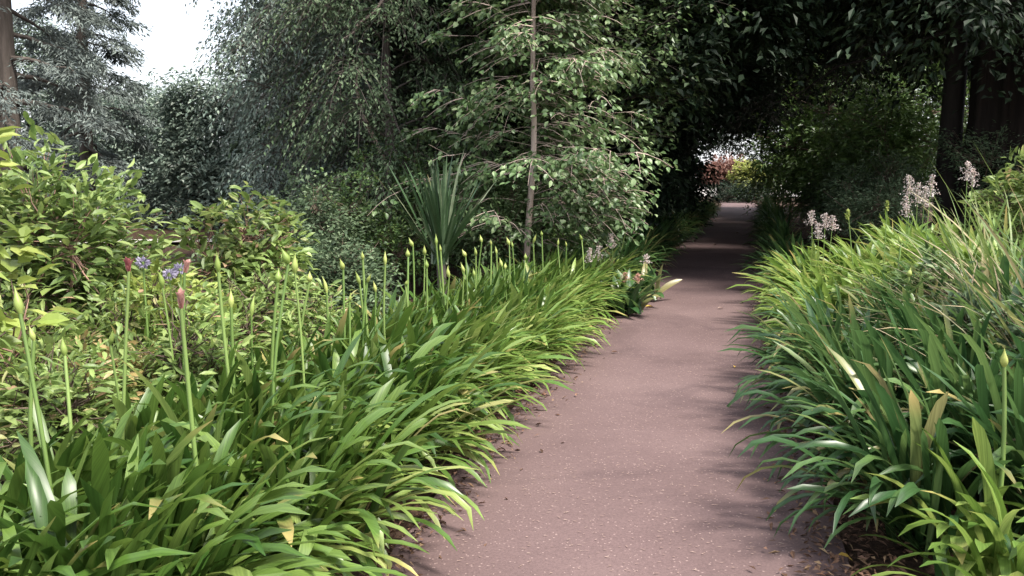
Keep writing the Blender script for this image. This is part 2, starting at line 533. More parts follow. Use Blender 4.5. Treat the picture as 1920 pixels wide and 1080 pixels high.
# pale paving in the open beyond the trees, and the pale strip of a side path far left
pv = link('paving', build_mesh('paving', [(0, 66, .0), (90, 66, .0), (130, 260, .0), (0, 260, .0)], [[0, 1, 2, 3]], M['pale']))
tag(pv, 'pale sunlit paving beyond the end of the shaded path', kind='structure')
sp = link('side_path', build_mesh('side_path', [(-16, 18.2, .07), (-5.5, 19.6, .07), (-5.4, 20.6, .07), (-16, 19.2, .07)], [[0, 1, 2, 3]], M['pale']))
tag(sp, 'pale strip of a side path under the far trees', kind='structure')

# fallen needles and chips on the path
n = 3900
y = 1.8 + 15 * rng.uniform(0, 1, n) ** 1.5
o = rng.uniform(-.92, .92, n)
a = rng.normal(0, .45, n) + math.pi * (rng.uniform(0, 1, n) < .5)
P = np.stack([pc(y) + o, y, .008 - .012 * (o / HALF) ** 2 + .002], -1)
D = np.stack([np.cos(a), np.sin(a), rng.normal(0, .04, n)], -1)
V, F = leaf_geo(P, D, np.tile([0, 0, 1.0], (n, 1)), rng.uniform(.010, .030, n), rng.uniform(.002, .0048, n), curl=0)
tag(link('fallen_needles', build_mesh('fallen_needles', V, F, M['needle'])), 'tiny pale needles scattered over the path', 'litter', kind='stuff')
# dry leaf litter along both edges
n = 9000
y = 1.8 + 13 * rng.uniform(0, 1, n) ** 1.4
s = np.where(rng.uniform(0, 1, n) < .6, 1, -1)
o = s * (.95 + rng.normal(0, .13, n))
P = np.stack([pc(y) + o, y, np.interp(np.abs(o), [.8, .94, 1.35], [.004, .008, .05]) + rng.uniform(0, .02, n)], -1)
D = unit(rng.normal(0, 1, (n, 3)) * [1, 1, .3])
V, F = leaf_geo(P, D, unit(rng.normal(0, .4, (n, 3)) + [0, 0, 1]), rng.uniform(.015, .06, n), rng.uniform(.006, .02, n), curl=.2)
tag(link('leaf_litter', build_mesh('leaf_litter', V, F, M['litter'])), 'brown dry leaf litter along the path edges', 'litter', kind='stuff')


# ------------------------------------------------------------------ strap leaves
def strap(L, W, th0, bend, power=1.6, twist=0.0, segs=9, fold=.2, sway=0.0, kink=None, taper=.80):
    """one strap leaf leaning to +X from the origin: V (3 columns), F, t"""
    s = np.linspace(0, 1, segs + 1)
    th = th0 + bend * s ** power
    if kink: th = th + np.where(s > kink[0], kink[1] * (s - kink[0]) / (1 - kink[0] + 1e-6), 0)
    ds = L / segs
    x = np.concatenate([[0], np.cumsum(np.sin((th[1:] + th[:-1]) / 2) * ds)])
    z = np.concatenate([[0], np.cumsum(np.cos((th[1:] + th[:-1]) / 2) * ds)])
    yv = sway * L * s ** 2
    w = W * (.5 + .5 * np.sin(np.clip(s * 2.0, 0, 1) * math.pi / 2))
    e = np.clip((s - taper) / (1 - taper), 0, 1)
    w = w * np.sqrt(np.clip(1 - e ** 1.8, 0.003, 1))
    nx, nz = -np.cos(th), np.sin(th)          # upper side normal
    tw = twist * s
    lat = np.stack([np.sin(tw) * nx, np.cos(tw), np.sin(tw) * nz], -1)
    nrm = np.stack([nx * np.cos(tw), -np.sin(tw), nz * np.cos(tw)], -1)
    mid = np.stack([x, yv, z], -1)
    a = mid + lat * w[:, None] / 2 + nrm * w[:, None] * fold
    b = mid - lat * w[:, None] / 2 + nrm * w[:, None] * fold
    V = np.stack([a, mid, b], 1).reshape(-1, 3)
    i = np.arange(segs)[:, None] * 3 + np.array([[0, 1]])
    F = np.stack([i, i + 1, i + 4, i + 3], -1).reshape(-1, 4)
    return V, F, np.repeat(s, 3)


def rotz(V, a):
    c, s = math.cos(a), math.sin(a)
    return V @ np.array([[c, s, 0], [-s, c, 0], [0, 0, 1]])


def leaf_variants(mat, seed, spec, name='leaf'):
    r = np.random.default_rng(seed)
    out = []
    for th0, bend, L, W, cnt in spec:
        lst = []
        for _ in range(cnt):
            kink = (r.uniform(.6, .85), r.uniform(.4, 1.1)) if r.uniform() < .16 else None
            V, F, t = strap(L * r.uniform(.85, 1.15), W * r.uniform(.8, 1.2), th0 + r.normal(0, .07), bend * r.uniform(.6, 1.4), r.uniform(1.6, 3.0), r.normal(0, .28), 10, r.uniform(.1, .22), r.normal(0, .12), kink)
            lst.append(build_mesh(name, V, F, mat, True, {'t': t}))
        out.append(lst)
    return out


# leaf classes: upright inner, leaning, arching outer, low drooping
SPEC = [(.10, .32, .68, .037, 7), (.36, .70, .74, .036, 9), (.62, 1.2, .74, .034, 9), (.85, 1.4, .64, .031, 7)]
VAR = {'aga': leaf_variants(M['aga'], 11, SPEC), 'aga_dark': leaf_variants(M['aga_dark'], 12, SPEC),
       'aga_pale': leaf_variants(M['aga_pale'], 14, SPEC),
       'lily': leaf_variants(M['lily'], 13, [(.12, .9, .60, .040, 5), (.40, 1.25, .62, .042, 7), (.75, 1.3, .58, .042, 7), (1.05, 1.1, .5, .036, 5)])}
CLS = {'edge': [.14, .28, .36, .22], 'middle': [.34, .44, .22, .0], 'back': [.52, .42, .06, 0]}


def clump_layout(r, n, row, face):
    """(class, azimuth, tilt, scale, offset) for n leaves; face = azimuth leaves lean towards"""
    res = []
    w = np.array(CLS[row])
    for _ in range(n):
        c = int(r.choice(4, p=w / w.sum()))
        bias = {'edge': .84, 'middle': .8, 'back': .62}[row]
        az = face + r.normal(0, .6) if r.uniform() < bias else r.uniform(0, 2 * math.pi)
        ox, oy = r.normal(0, .07, 2)
        res.append((c, az, r.normal(0, .10), r.uniform(.78, 1.16), ox, oy))
    return res


def clump_singles(name, loc, row, face, n, var, seed, hs=1.0):
    """a clump whose every leaf is an object"""
    r = np.random.default_rng(seed)
    root = empty(name, loc)
    for c, az, tl, sc, ox, oy in clump_layout(r, n, row, face):
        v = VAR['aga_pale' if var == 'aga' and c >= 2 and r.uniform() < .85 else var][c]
        link('leaf', v[int(r.integers(len(v)))], root, (ox, oy, -.02), (tl, r.normal(0, .08), az), (sc * hs, sc * r.uniform(.85, 1.15), sc * hs))
    return root


def clump_joined_mesh(row, face, n, mat, seed, spec=SPEC, segs=7):
    r = np.random.default_rng(seed)
    gq = Geo(4)
    for c, az, tl, sc, ox, oy in clump_layout(r, n, row, face):
        th0, bend, L, W, _ = spec[c]
        kink = (r.uniform(.6, .85), r.uniform(.4, 1.1)) if r.uniform() < .16 else None
        V, F, t = strap(L * sc * r.uniform(.85, 1.15), W * sc * r.uniform(.8, 1.2), th0 + r.normal(0, .1), bend * r.uniform(.6, 1.4), r.uniform(1.6, 3.0), r.normal(0, .28), segs, .16, r.normal(0, .12), kink)
        gq.add(rotz(V, az) + [ox, oy, -.02], F, t)
    return gq.mesh('leaves', mat, True, 't')


ORD = ['first', 'second', 'third', 'fourth', 'fifth', 'sixth', 'seventh', 'eighth', 'ninth', 'tenth', 'eleventh', 'twelfth', 'thirteenth', 'fourteenth', 'fifteenth', 'sixteenth',
       'seventeenth', 'eighteenth', 'nineteenth', 'twentieth', 'twenty-first', 'twenty-second', 'twenty-third', 'twenty-fourth', 'twenty-fifth', 'twenty-sixth', 'twenty-seventh', 'twenty-eighth']
FACE_L = math.atan2(-.5, .86)        # left bed leans to the path (and a little to us)
FACE_R = math.atan2(-.35, -.94)
left_clumps = []


def far_bed(rows, side, ymax_single, mat, var, face, words, rseed, nleaf, group):
    r = np.random.default_rng(rseed)
    clumps = []
    for row, offset, y0, y1, step in rows:
        k = 0
        yy = y0
        while yy < y1:
            off_ = side * (offset + r.normal(0, .06))
            loc = (path_side(yy, off_), yy, .03 + float(bank(path_side(yy, off_), yy)))
            rs = int(r.integers(1 << 30))
            nl = int(nleaf * r.uniform(.85, 1.2))
            if yy < ymax_single:
                root = clump_singles('agapanthus_plant', loc, row, face, nl, var, rs, r.uniform(.86, 1.0) if side < 0 else r.uniform(1.0, 1.15))
            else:
                root = empty('agapanthus_plant', loc)
                hs = (.84 if side < 0 and y0 < 5 else 1.0)
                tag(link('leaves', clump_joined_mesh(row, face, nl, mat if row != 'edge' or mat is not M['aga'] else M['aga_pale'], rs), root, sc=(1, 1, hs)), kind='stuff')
            tag(root, words[row].format(ORD[min(k, len(ORD) - 1)]), 'agapanthus', group)
            clumps.append((root, np.array(loc)))
            k += 1
            yy += step * r.uniform(.85, 1.15)
    return clumps


left_clumps = far_bed([('edge', 1.22, 1.75, 11.1, .36), ('middle', 1.54, 2.15, 10.8, .38), ('back', 1.88, 2.55, 9.7, .42)], -1, 5.0, M['aga'], 'aga', FACE_L,
                      {'edge': 'agapanthus clump drooping over the left path edge, {} from the camera', 'middle': 'agapanthus clump in the middle row of the left bed, {} from the camera',
                       'back': 'upright agapanthus clump in the rear row of the left bed, {} from the camera'}, 21, 78, 'agapanthus clumps in the bed on the left of the path')
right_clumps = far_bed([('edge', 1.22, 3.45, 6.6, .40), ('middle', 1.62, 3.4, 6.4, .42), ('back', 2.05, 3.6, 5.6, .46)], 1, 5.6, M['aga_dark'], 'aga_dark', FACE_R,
                       {'edge': 'dark agapanthus clump arching over the right path edge, {} from the camera', 'middle': 'dark agapanthus clump behind the right path edge, {} from the camera',
                        'back': 'dark agapanthus clump deep in the right bed, {} from the camera'}, 31, 76, 'agapanthus clumps in the bed on the right of the path')

# clumps in the shade further along
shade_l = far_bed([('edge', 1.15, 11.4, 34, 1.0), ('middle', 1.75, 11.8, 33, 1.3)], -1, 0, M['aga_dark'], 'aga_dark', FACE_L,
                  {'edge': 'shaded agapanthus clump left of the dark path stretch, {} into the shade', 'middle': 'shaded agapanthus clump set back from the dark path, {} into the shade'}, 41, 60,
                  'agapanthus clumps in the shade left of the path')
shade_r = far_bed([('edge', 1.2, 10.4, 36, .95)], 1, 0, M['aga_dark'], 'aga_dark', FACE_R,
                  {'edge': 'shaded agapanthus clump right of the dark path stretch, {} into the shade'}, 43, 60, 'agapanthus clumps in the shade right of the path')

# bright broad clumps on the right: corner nearest us, and the sunlit lily clumps
for i, (yy, of_) in enumerate([(2.72, 1.34), (2.95, 1.72), (3.1, 1.32)]):
    c = clump_singles('lily_plant', (path_side(yy, of_), yy, .04 + float(bank(path_side(yy, of_), yy))), 'edge', FACE_R + .4, 40, 'lily', 60 + i, .95)
    tag(c, ['broad bright leaves of the clump in the bottom right corner', 'bright broad-leaved clump behind the bottom right corner clump', 'small bright broad-leaved clump at the soil edge beside the corner clump'][i], 'lily')
k = 0
for row, of_, y0, y1, st in (('edge', 1.25, 6.9, 10.2, .46), ('middle', 1.72, 7.0, 10.4, .52), ('back', 2.25, 6.6, 10.2, .6)):
    yy = y0
    k = 0
    while yy < y1:
        root = empty('daylily_plant', (path_side(yy, of_), yy, .03 + float(bank(path_side(yy, of_), yy))))
        me = clump_joined_mesh(row, FACE_R, 64, M['lily'], int(yy * 1000), [(.12, .9, .72, .044, 0), (.40, 1.25, .74, .046, 0), (.75, 1.3, .66, .046, 0), (1.05, 1.1, .55, .04, 0)])
        tag(link('leaves', me, root), kind='stuff')
        tag(root, {'edge': 'sunlit yellow-green daylily clump at the right path edge, {} of its row', 'middle': 'yellow-green daylily clump behind the edge row, {} of its row', 'back': 'yellow-green daylily clump in the rear row, {} of its row'}[row].format(ORD[k]), 'daylily', 'daylily clumps on the right of the path')
        k += 1
        yy += st


# ------------------------------------------------------------------ flower stalks and buds
def bud_mesh(name, mat, seed, length=.085, rad=.016):
    r = np.random.default_rng(seed)
    gq = Geo(4)
    s = np.linspace(0, 1, 9)
    prof = np.array([.42, .75, 1.0, 1.0, .85, .6, .35, .17, .06]) * rad
    bx = r.normal(0, .10) * length
    P = np.stack([bx * s ** 3, 0 * s, s * length], -1)
    tube(gq, P, prof, 7)
    return gq.mesh(name, mat, True)


def open_bud_mesh(name, mat, seed):
    """spathe splitting into pointed bracts"""
    r = np.random.default_rng(seed)
    gq = Geo(4)
    for i in range(9):
        V, F, t = strap(r.uniform(.05, .075), r.uniform(.018, .026), r.uniform(.1, .4), r.uniform(-.5, .35), 1.2, 0, 5, .3)
        gq.add(rotz(V, i * .7 + r.normal(0, .2)) + [0, 0, 0], F, t)
    return gq.mesh(name, mat, True, 't')


BUDS = [bud_mesh('bud', M['bud'], s, L_, r_) for s, L_, r_ in ((1, .085, .0135), (2, .07, .015), (3, .095, .0125), (4, .06, .011))]
BUD_RED = open_bud_mesh('bud', M['bud_red'], 5)
BUD_PINK = open_bud_mesh('bud', M['bud_pink'], 6)


def stalk(parent, ploc, top, mesh, rad, r):
    """flower stalk from the clump to top, with its bud as a sub-part"""
    bl = mesh_h = max(v.co.z for v in mesh.vertices)
    base = np.array([top[0] + r.normal(0, .05), top[1] + r.normal(0, .05), .0])
    top = np.array(top) - [0, 0, bl * .9]
    s = np.linspace(0, 1, 8)[:, None]
    bow = np.array([r.normal(0, .02), r.normal(0, .02), 0])
    P = base + (top - base) * s + bow * np.sin(s * math.pi)
    gq = Geo(4)
    tube(gq, P - ploc, np.linspace(rad * 1.15, rad * .8, 8), 6)
    st = link('flower_stalk', gq.mesh('flower_stalk', M['stalk'], True), parent)
    link('bud', mesh, st, tuple(P[-1] - ploc), (r.normal(0, .22), r.normal(0, .22), r.uniform(0, 6)), (r.uniform(.85, 1.15),) * 2 + (r.uniform(.8, 1.2),))


r = np.random.default_rng(77)
STALKS = [(35, 545, 2.9), (62, 610, 3.0), (240, 478, 3.3, 'r'), (338, 545, 2.9, 'p'), (345, 487, 4.1, 'p'), (408, 478, 3.9), (303, 505, 4.1), (432, 545, 4.0), (418, 560, 4.2), (520, 505, 4.3), (540, 466, 3.7),
          (552, 480, 4.0), (580, 508, 5.0), (612, 522, 5.2), (643, 485, 5.2), (680, 470, 5.3), (688, 512, 5.1), (674, 510, 5.5), (722, 470, 5.4), (704, 530, 5.2), (765, 464, 6.0), (774, 442, 6.4), (800, 486, 6.2),
          (796, 462, 6.6), (818, 440, 6.6), (826, 458, 6.6), (842, 498, 6.4), (873, 466, 7.0), (892, 460, 7.2), (903, 440, 7.6), (921, 448, 7.6), (931, 464, 7.4), (955, 446, 7.8), (961, 452, 8.0), (941, 485, 7.4),
          (985, 474, 8.2), (1000, 440, 8.4), (1016, 430, 8.8), (870, 492, 6.8), (889, 505, 7.0), (1046, 446, 9.0), (947, 490, 7.5), (1091, 436, 9.2), (1062, 452, 9.0), (760, 520, 5.8), (655, 548, 5.0), (470, 560, 4.2), (205, 620, 3.4), (120, 640, 3.2)]
LP = np.array([l for _, l in left_clumps])
for st in STALKS:
    top = at(*st[:3])
    i = int(np.argmin(np.hypot(LP[:, 0] - top[0], LP[:, 1] - top[1])))
    kind = st[3] if len(st) > 3 else 'g'
    me = {'r': BUD_RED, 'p': BUD_PINK, 'g': BUDS[int(r.integers(4))]}[kind]
    stalk(left_clumps[i][0], LP[i], top, me, r.uniform(.006, .009), r)
RP = np.array([l for _, l in right_clumps])
for st in [(1885, 655, 3.1), (1690, 440, 6.3), (1705, 500, 5.6)]:
    top = at(*st)
    i = int(np.argmin(np.hypot(RP[:, 0] - top[0], RP[:, 1] - top[1])))
    stalk(right_clumps[i][0], RP[i], top, BUDS[1], .0085, r)

# ------------------------------------------------------------------ trees and shrubs
def spots_in_shell(r, n, R3, inner=.55, zmin=-.5):
    d = unit(r.normal(0, 1, (n * 3, 3)))
    d = d[d[:, 2] > zmin][:n]
    rad = r.uniform(inner ** 2, 1, (len(d), 1)) ** .5
    return d * rad * np.array(R3), d


def shrub(name, label, cat, loc, Rx, H, nspray, nleaf, ll, lw, mat, seed, group=None, kind='diamond', width=.5, droop=.15, spray=.4, stems=6, stem_mat='twig', leafdown=.2, inner=.45, upn=1.0, lumps=7, Ry=None):
    """bush: bent stems from the base, leafy sprays through an uneven, lumpy volume"""
    r = np.random.default_rng(seed)
    Ry = Ry or Rx
    root = empty(name, (loc[0], loc[1], loc[2] if len(loc) > 2 else .02 + float(bank(loc[0], loc[1]))))
    # a handful of lumps makes the outline uneven
    lc, _ = spots_in_shell(r, lumps, (Rx * .62, Ry * .62, H * .34), .35, -.9)
    lc[:, 2] += H * .56
    O, D = [], []
    per = nspray // lumps
    for c in lc:
        sc = r.uniform(.38, .62)
        p, d = spots_in_shell(r, per, (Rx * sc, Ry * sc, H * sc * .62), inner, -.75)
        O.append(p + c)
        D.append(d)
    O = np.concatenate(O); D = np.concatenate(D)
    O[:, 2] = np.clip(O[:, 2], .05, None)
    D = D + np.array([0, 0, .35]) + r.normal(0, .3, D.shape)
    L = spray * r.uniform(.6, 1.3, len(O))
    V, F = spray_leaves(r, O - unit(D) * L[:, None] * .4, D, L, nleaf, ll, lw, width, droop, .12, leafdown, kind, upn=upn)
    fo = link('foliage', build_mesh('foliage', V, F, mat), root)
    tag(fo, kind='stuff')
    gq = Geo(4)
    for i in range(stems):
        tgt = lc[i % lumps] * r.uniform(.8, 1.1)
        b = r.normal(0, Rx * .08, 3) * [1, 1, 0]
        s = np.linspace(0, 1, 7)[:, None]
        P = b * (1 - s) + tgt * s + r.normal(0, .04 * H, (7, 3)) * np.sin(s * math.pi) - [0, 0, .05]
        tube(gq, P, np.linspace(.018, .006, 7) * max(1, H / 1.5), 5)
    for i in range(min(len(O), 160)):
        j = int(r.integers(len(O)))
        s = np.linspace(0, 1, 4)[:, None]
        c = lc[int(np.argmin(np.linalg.norm(lc - O[j], axis=1)))]
        e = O[j] + unit(D[j]) * L[j] * .4
        tube(gq, c + (e - c) * s + r.normal(0, .02, (4, 3)), np.linspace(.006, .002, 4) * max(1, H / 1.5), 3)
    link('stems', gq.mesh('stems', M[stem_mat], True), root)
    tag(root, label, cat, group)
    return root


def tree(name, label, loc, H, tr, crown0, Rc, nlimb, per, nleaf, ll, lw, mat, bark, seed, style='round', group=None, lean=(0, 0), spray=.8, width=.4, twigs=True, flute=0.0, kind='diamond', bias=None, top=.35, sides=9, droop=None, limb=1.0):
    """tree: tapered trunk with limbs; crown of leafy sprays carried by those limbs"""
    r = np.random.default_rng(seed)
    root = empty(name, (loc[0], loc[1], loc[2] if len(loc) > 2 else float(bank(loc[0], loc[1]))))
    gq = Geo(4)
    s = np.linspace(0, 1, 14)
    wob = np.cumsum(r.normal(0, (.02 if style != 'layer' else .06) * H / 14 * 2, (14, 2)), 0)
    tp = np.stack([lean[0] * s * H + wob[:, 0] * s, lean[1] * s * H + wob[:, 1] * s, s * H * .97 - .1], -1)
    rad = tr * (1 - s) ** .8 + .012
    rad[0] *= 1.35
    tube(gq, tp, rad, sides if not flute else 64, flute, 9, r)
    O, D, Ls = [], [], []
    for i in range(nlimb):
        f = (i + r.uniform(0, 1)) / nlimb
        h = crown0 + (H - crown0) * f
        att = np.array([np.interp(h / H, s, tp[:, k]) for k in range(3)])
        prof = {'round': math.sin(math.pi * min(1, .22 + .74 * f)) ** .7, 'weep': math.sin(math.pi * min(1, .25 + .7 * f)) ** .6, 'conifer': (1 - f) ** .8 * .9 + .1,
                'layer': (1 - f) ** .3 * .75 + .25, 'dark': min(1, 1.25 * (1.05 - f)) ** .5}[style]
        ln = Rc * prof * (r.uniform(.72, 1.12) if style != 'layer' else r.uniform(.3, 1.12))
        az = i * 2.399 + r.normal(0, .4)
        if bias is not None and r.uniform() < bias[1]:
            az = bias[0] + r.normal(0, .6)
        el = {'round': r.uniform(.15, .7), 'weep': r.uniform(.25, .8), 'conifer': r.uniform(-.25, .05), 'layer': r.uniform(-.1, .6), 'dark': r.uniform(-.15, .5)}[style]
        d = np.array([math.cos(az) * math.cos(el), math.sin(az) * math.cos(el), math.sin(el)])
        q = np.linspace(0, 1, 7)[:, None]
        sag = {'round': .08, 'weep': .42, 'conifer': .22, 'layer': .10, 'dark': .25}[style]
        P = att + d * ln * q - np.array([0, 0, sag * ln]) * q ** 2 + r.normal(0, .03 * ln, (7, 3)) * q
        P[:, 2] = np.maximum(P[:, 2], .15)
        lr = max(.003, limb * tr * .32 * (1 - f * .7) * min(1, ln / Rc + .2))
        tube(gq, P, np.linspace(lr, min(lr, .006) * (1 if limb > .3 else .5), 7), 5)
        t = r.uniform(.22 if style != 'layer' else .06, 1.0, per) ** .75
        base = np.stack([np.interp(t, q[:, 0], P[:, k]) for k in range(3)], -1)
        out = unit(d * [1, 1, .3])
        latd = np.array([-out[1], out[0], 0])
        sd = np.sign(r.uniform(-1, 1, (per, 1)))
        if style == 'weep':
            dd = out * .6 + latd * sd * r.uniform(.1, .9, (per, 1)) + np.array([0, 0, .1]) + r.normal(0, .25, (per, 3))
        elif style in ('conifer', 'layer'):
            dd = out * .7 + latd * sd * r.uniform(.2, 1.0, (per, 1)) + r.normal(0, .14, (per, 3)) - np.array([0, 0, .12])
        else:
            dd = out * .6 + latd * sd * r.uniform(0, 1.0, (per, 1)) + r.normal(0, .55, (per, 3)) + np.array([0, 0, .15])
        O.append(base); D.append(dd); Ls.append(spray * r.uniform(.6, 1.3, per) * (1.15 - .4 * t))
    O = np.concatenate(O); D = np.concatenate(D); Ls = np.concatenate(Ls)
    dr = {'round': .2, 'weep': .85, 'conifer': .3, 'layer': .22, 'dark': .3}[style] if droop is None else droop
    th = {'round': .14, 'weep': .08, 'conifer': .06, 'layer': .07, 'dark': .18}[style]
    V, F = spray_leaves(r, O, D, Ls, nleaf, ll, lw, width, dr, th, .35 if style in ('weep', 'layer') else .2, kind)
    V[:, 2] = np.maximum(V[:, 2], .03)
    if twigs:
        Du = unit(D)
        for i in range(len(O)):
            q = np.linspace(0, 1, 4)[:, None]
            P = O[i] + Du[i] * q * Ls[i] * .95 - np.array([0, 0, dr * Ls[i]]) * q ** 2
            P[:, 2] = np.maximum(P[:, 2], .05)
            tube(gq, P, np.linspace(.006, .002, 4), 3)
    link('trunk', gq.mesh('trunk', bark, True), root)
    tag(link('crown', build_mesh('crown', V, F, mat), root), kind='stuff')
    tag(root, label, 'tree', group)
    return root


def gx(px, d):
    return at(px, 400, d)[0]


# --- the sapling with pale layered leaves
tree('birch_sapling', 'slender young birch with pale tan stem and layered light leaves', (gx(985, 10.6), 10.6), 6.0, .030, .8, 1.6, 130, 8, 16, .078, .054, M['birch'], M['bark_pale'], 101, 'layer', lean=(.035, 0), spray=.52, width=.5, kind='lance', bias=(-.1, .15), limb=.2, droop=.3)
tree('leafy_tree', 'leafy green tree filling the view left of the young birch', (gx(905, 13.2), 13.2), 6.5, .06, 1.0, 1.35, 60, 9, 18, .085, .055, M['birch'], M['bark'], 106, 'round', spray=.6, width=.45, limb=.4)
tree('leafy_tree', 'leafy green tree reaching right over the tunnel mouth', (gx(1120, 12.6), 12.6), 7.0, .06, 1.9, 1.55, 60, 9, 18, .085, .055, M['birch'], M['bark'], 107, 'round', spray=.65, width=.45, limb=.4, bias=(-.2, .4))
# --- weeping grey-green trees in the middle
tree('weeping_tree', 'large grey-green weeping tree with drooping fine-leaved branches', (gx(625, 14.5), 14.5), 7.0, .11, 1.0, 1.75, 70, 22, 34, .080, .034, M['weep'], M['bark'], 102, 'weep', spray=1.05, width=.15)
tree('weeping_tree', 'smaller weeping tree with bare pale branches beside the large one', (gx(735, 12.6), 12.6), 5.8, .08, .8, 1.4, 46, 20, 34, .068, .032, M['small'], M['bark'], 103, 'weep', spray=1.0, width=.15)
wt = bpy.data.objects['weeping_tree.001']
gq = Geo(4)
tube(gq, np.array([at(*q) for q in ((745, 30, 12.6), (725, -10, 12.3), (700, 25, 12.1), (672, 45, 12.0), (662, 62, 11.9), (640, 75, 11.9))]) - np.array(wt.location), [.03, .028, .024, .018, .014, .008], 6)
tube(gq, np.array([at(*q) for q in ((735, 330, 12.6), (680, 215, 12.2), (668, 165, 12.1), (672, 130, 12.0), (660, 112, 11.9))]) - np.array(wt.location), [.03, .026, .02, .014, .008], 6)
link('bare_branch', gq.mesh('bare_branch', M['bark_pale'], True), wt)['label'] = 'bare pale branches'
# --- left conifers in the light
tree('cedar_tree', 'tall hazy cedar with thick trunk at the left edge', (gx(25, 21), 21), 15, .32, 1.6, 2.7, 64, 20, 42, .16, .035, M['cedar'], M['bark'], 104, 'conifer', spray=1.0, width=.4, twigs=False)
tree('cedar_tree', 'second cedar with thinner trunk standing before the sky gap', (gx(168, 25), 25), 14, .2, 1.2, 1.75, 60, 18, 36, .17, .04, M['cedar'], M['bark'], 105, 'conifer', spray=.8, width=.4, twigs=False)
# --- trees closing the view on the left and middle
grp = 'trees closing the view behind the left bed'
BACK = [(-130, 30, 11, 3.2, 'holly', 'dark tree behind the tall cedar at the left edge'), (75, 32, 7.0, 2.4, 'weep', 'rounded tree low between the two cedars'),
        (275, 31, 4.5, 2.6, 'weep', 'round grey-green tree under the gap of bright sky'), (395, 27, 4.4, 1.7, 'weep', 'grey-green tree between the sky gap and the weeping tree'),
        (580, 24, 9, 1.7, 'weep', 'tall grey-green tree just right of the sky gap'), (700, 23, 10, 2.6, 'holly', 'tall dull evergreen behind the large weeping tree'),
        (850, 18, 9.0, 1.9, 'holly', 'dark evergreen between the weeping trees and the sapling'), (960, 21, 10, 2.6, 'holly', 'tall evergreen directly behind the young birch'), (190, 40, 5.2, 4.2, 'holly', 'farthest dark tree under the sky gap')]
for i, (px, d, H, Rc, mt, lb) in enumerate(BACK):
    tree('background_tree', lb, (gx(px, d), d), H, .16, .5, Rc, 46, 16, 30, .165, .082, M[mt], M['bark_dark'], 120 + i, 'dark', grp, spray=1.2, width=.5, twigs=False)

# --- two grey trunks by the tunnel mouth and the dark trees roofing the path
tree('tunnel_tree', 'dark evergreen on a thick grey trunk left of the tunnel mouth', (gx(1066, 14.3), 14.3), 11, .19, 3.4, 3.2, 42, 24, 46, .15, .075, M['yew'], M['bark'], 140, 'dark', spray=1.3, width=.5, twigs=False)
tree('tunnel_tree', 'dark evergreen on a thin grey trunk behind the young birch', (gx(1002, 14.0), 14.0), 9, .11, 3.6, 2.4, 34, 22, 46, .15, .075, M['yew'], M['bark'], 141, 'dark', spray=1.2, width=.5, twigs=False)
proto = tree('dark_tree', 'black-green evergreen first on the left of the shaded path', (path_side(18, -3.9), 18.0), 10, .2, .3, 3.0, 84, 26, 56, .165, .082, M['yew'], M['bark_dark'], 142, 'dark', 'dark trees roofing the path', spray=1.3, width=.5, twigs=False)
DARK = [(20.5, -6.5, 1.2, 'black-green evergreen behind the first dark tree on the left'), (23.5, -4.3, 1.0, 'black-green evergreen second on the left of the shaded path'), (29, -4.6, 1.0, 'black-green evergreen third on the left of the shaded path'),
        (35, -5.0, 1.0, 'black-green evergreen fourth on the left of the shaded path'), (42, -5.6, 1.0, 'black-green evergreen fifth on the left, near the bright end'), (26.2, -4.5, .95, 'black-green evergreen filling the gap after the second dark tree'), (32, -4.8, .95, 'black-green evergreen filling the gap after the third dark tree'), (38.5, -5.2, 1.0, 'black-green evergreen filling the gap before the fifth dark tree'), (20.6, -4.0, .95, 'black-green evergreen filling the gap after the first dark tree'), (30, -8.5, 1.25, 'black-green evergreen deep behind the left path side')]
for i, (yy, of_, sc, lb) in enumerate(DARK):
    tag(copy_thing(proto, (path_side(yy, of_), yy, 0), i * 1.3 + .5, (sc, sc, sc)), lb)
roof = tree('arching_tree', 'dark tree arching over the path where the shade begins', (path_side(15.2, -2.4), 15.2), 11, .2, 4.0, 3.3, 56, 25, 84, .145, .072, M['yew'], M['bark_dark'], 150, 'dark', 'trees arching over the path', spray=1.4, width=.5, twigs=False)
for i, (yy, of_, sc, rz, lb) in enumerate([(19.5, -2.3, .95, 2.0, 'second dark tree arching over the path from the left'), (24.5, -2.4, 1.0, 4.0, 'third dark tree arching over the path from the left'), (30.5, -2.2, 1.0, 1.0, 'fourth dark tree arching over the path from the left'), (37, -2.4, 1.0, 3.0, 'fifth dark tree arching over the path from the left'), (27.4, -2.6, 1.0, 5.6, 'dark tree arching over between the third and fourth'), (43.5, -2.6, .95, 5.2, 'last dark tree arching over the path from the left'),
                                           (13.4, 3.4, .95, 5.0, 'dark tree added on the right to shade path and tunnel'), (21, 4.0, 1.05, 2.6, 'first dark tree arching over the path from the right'), (33, 4.4, 1.1, 3.6, 'second dark tree arching over the path from the right')]):  # the overhanging tree on the right is added to darken path and tunnel
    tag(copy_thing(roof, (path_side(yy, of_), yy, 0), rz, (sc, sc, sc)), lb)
thin = tree('open_tree', 'open leafy tree with sky gaps right of the tunnel', (gx(1490, 27) + .8, 27), 8, .12, .6, 2.4, 40, 16, 30, .12, .065, M['laurel'], M['bark_dark'], 155, 'round', 'leafy trees right of the tunnel', spray=1.0, width=.5)
tag(copy_thing(thin, (gx(1475, 39) + 1.4, 39, 0), 2.1, (1.1, 1.1, 1.0)), 'farther open leafy tree beside the bright end of the path')
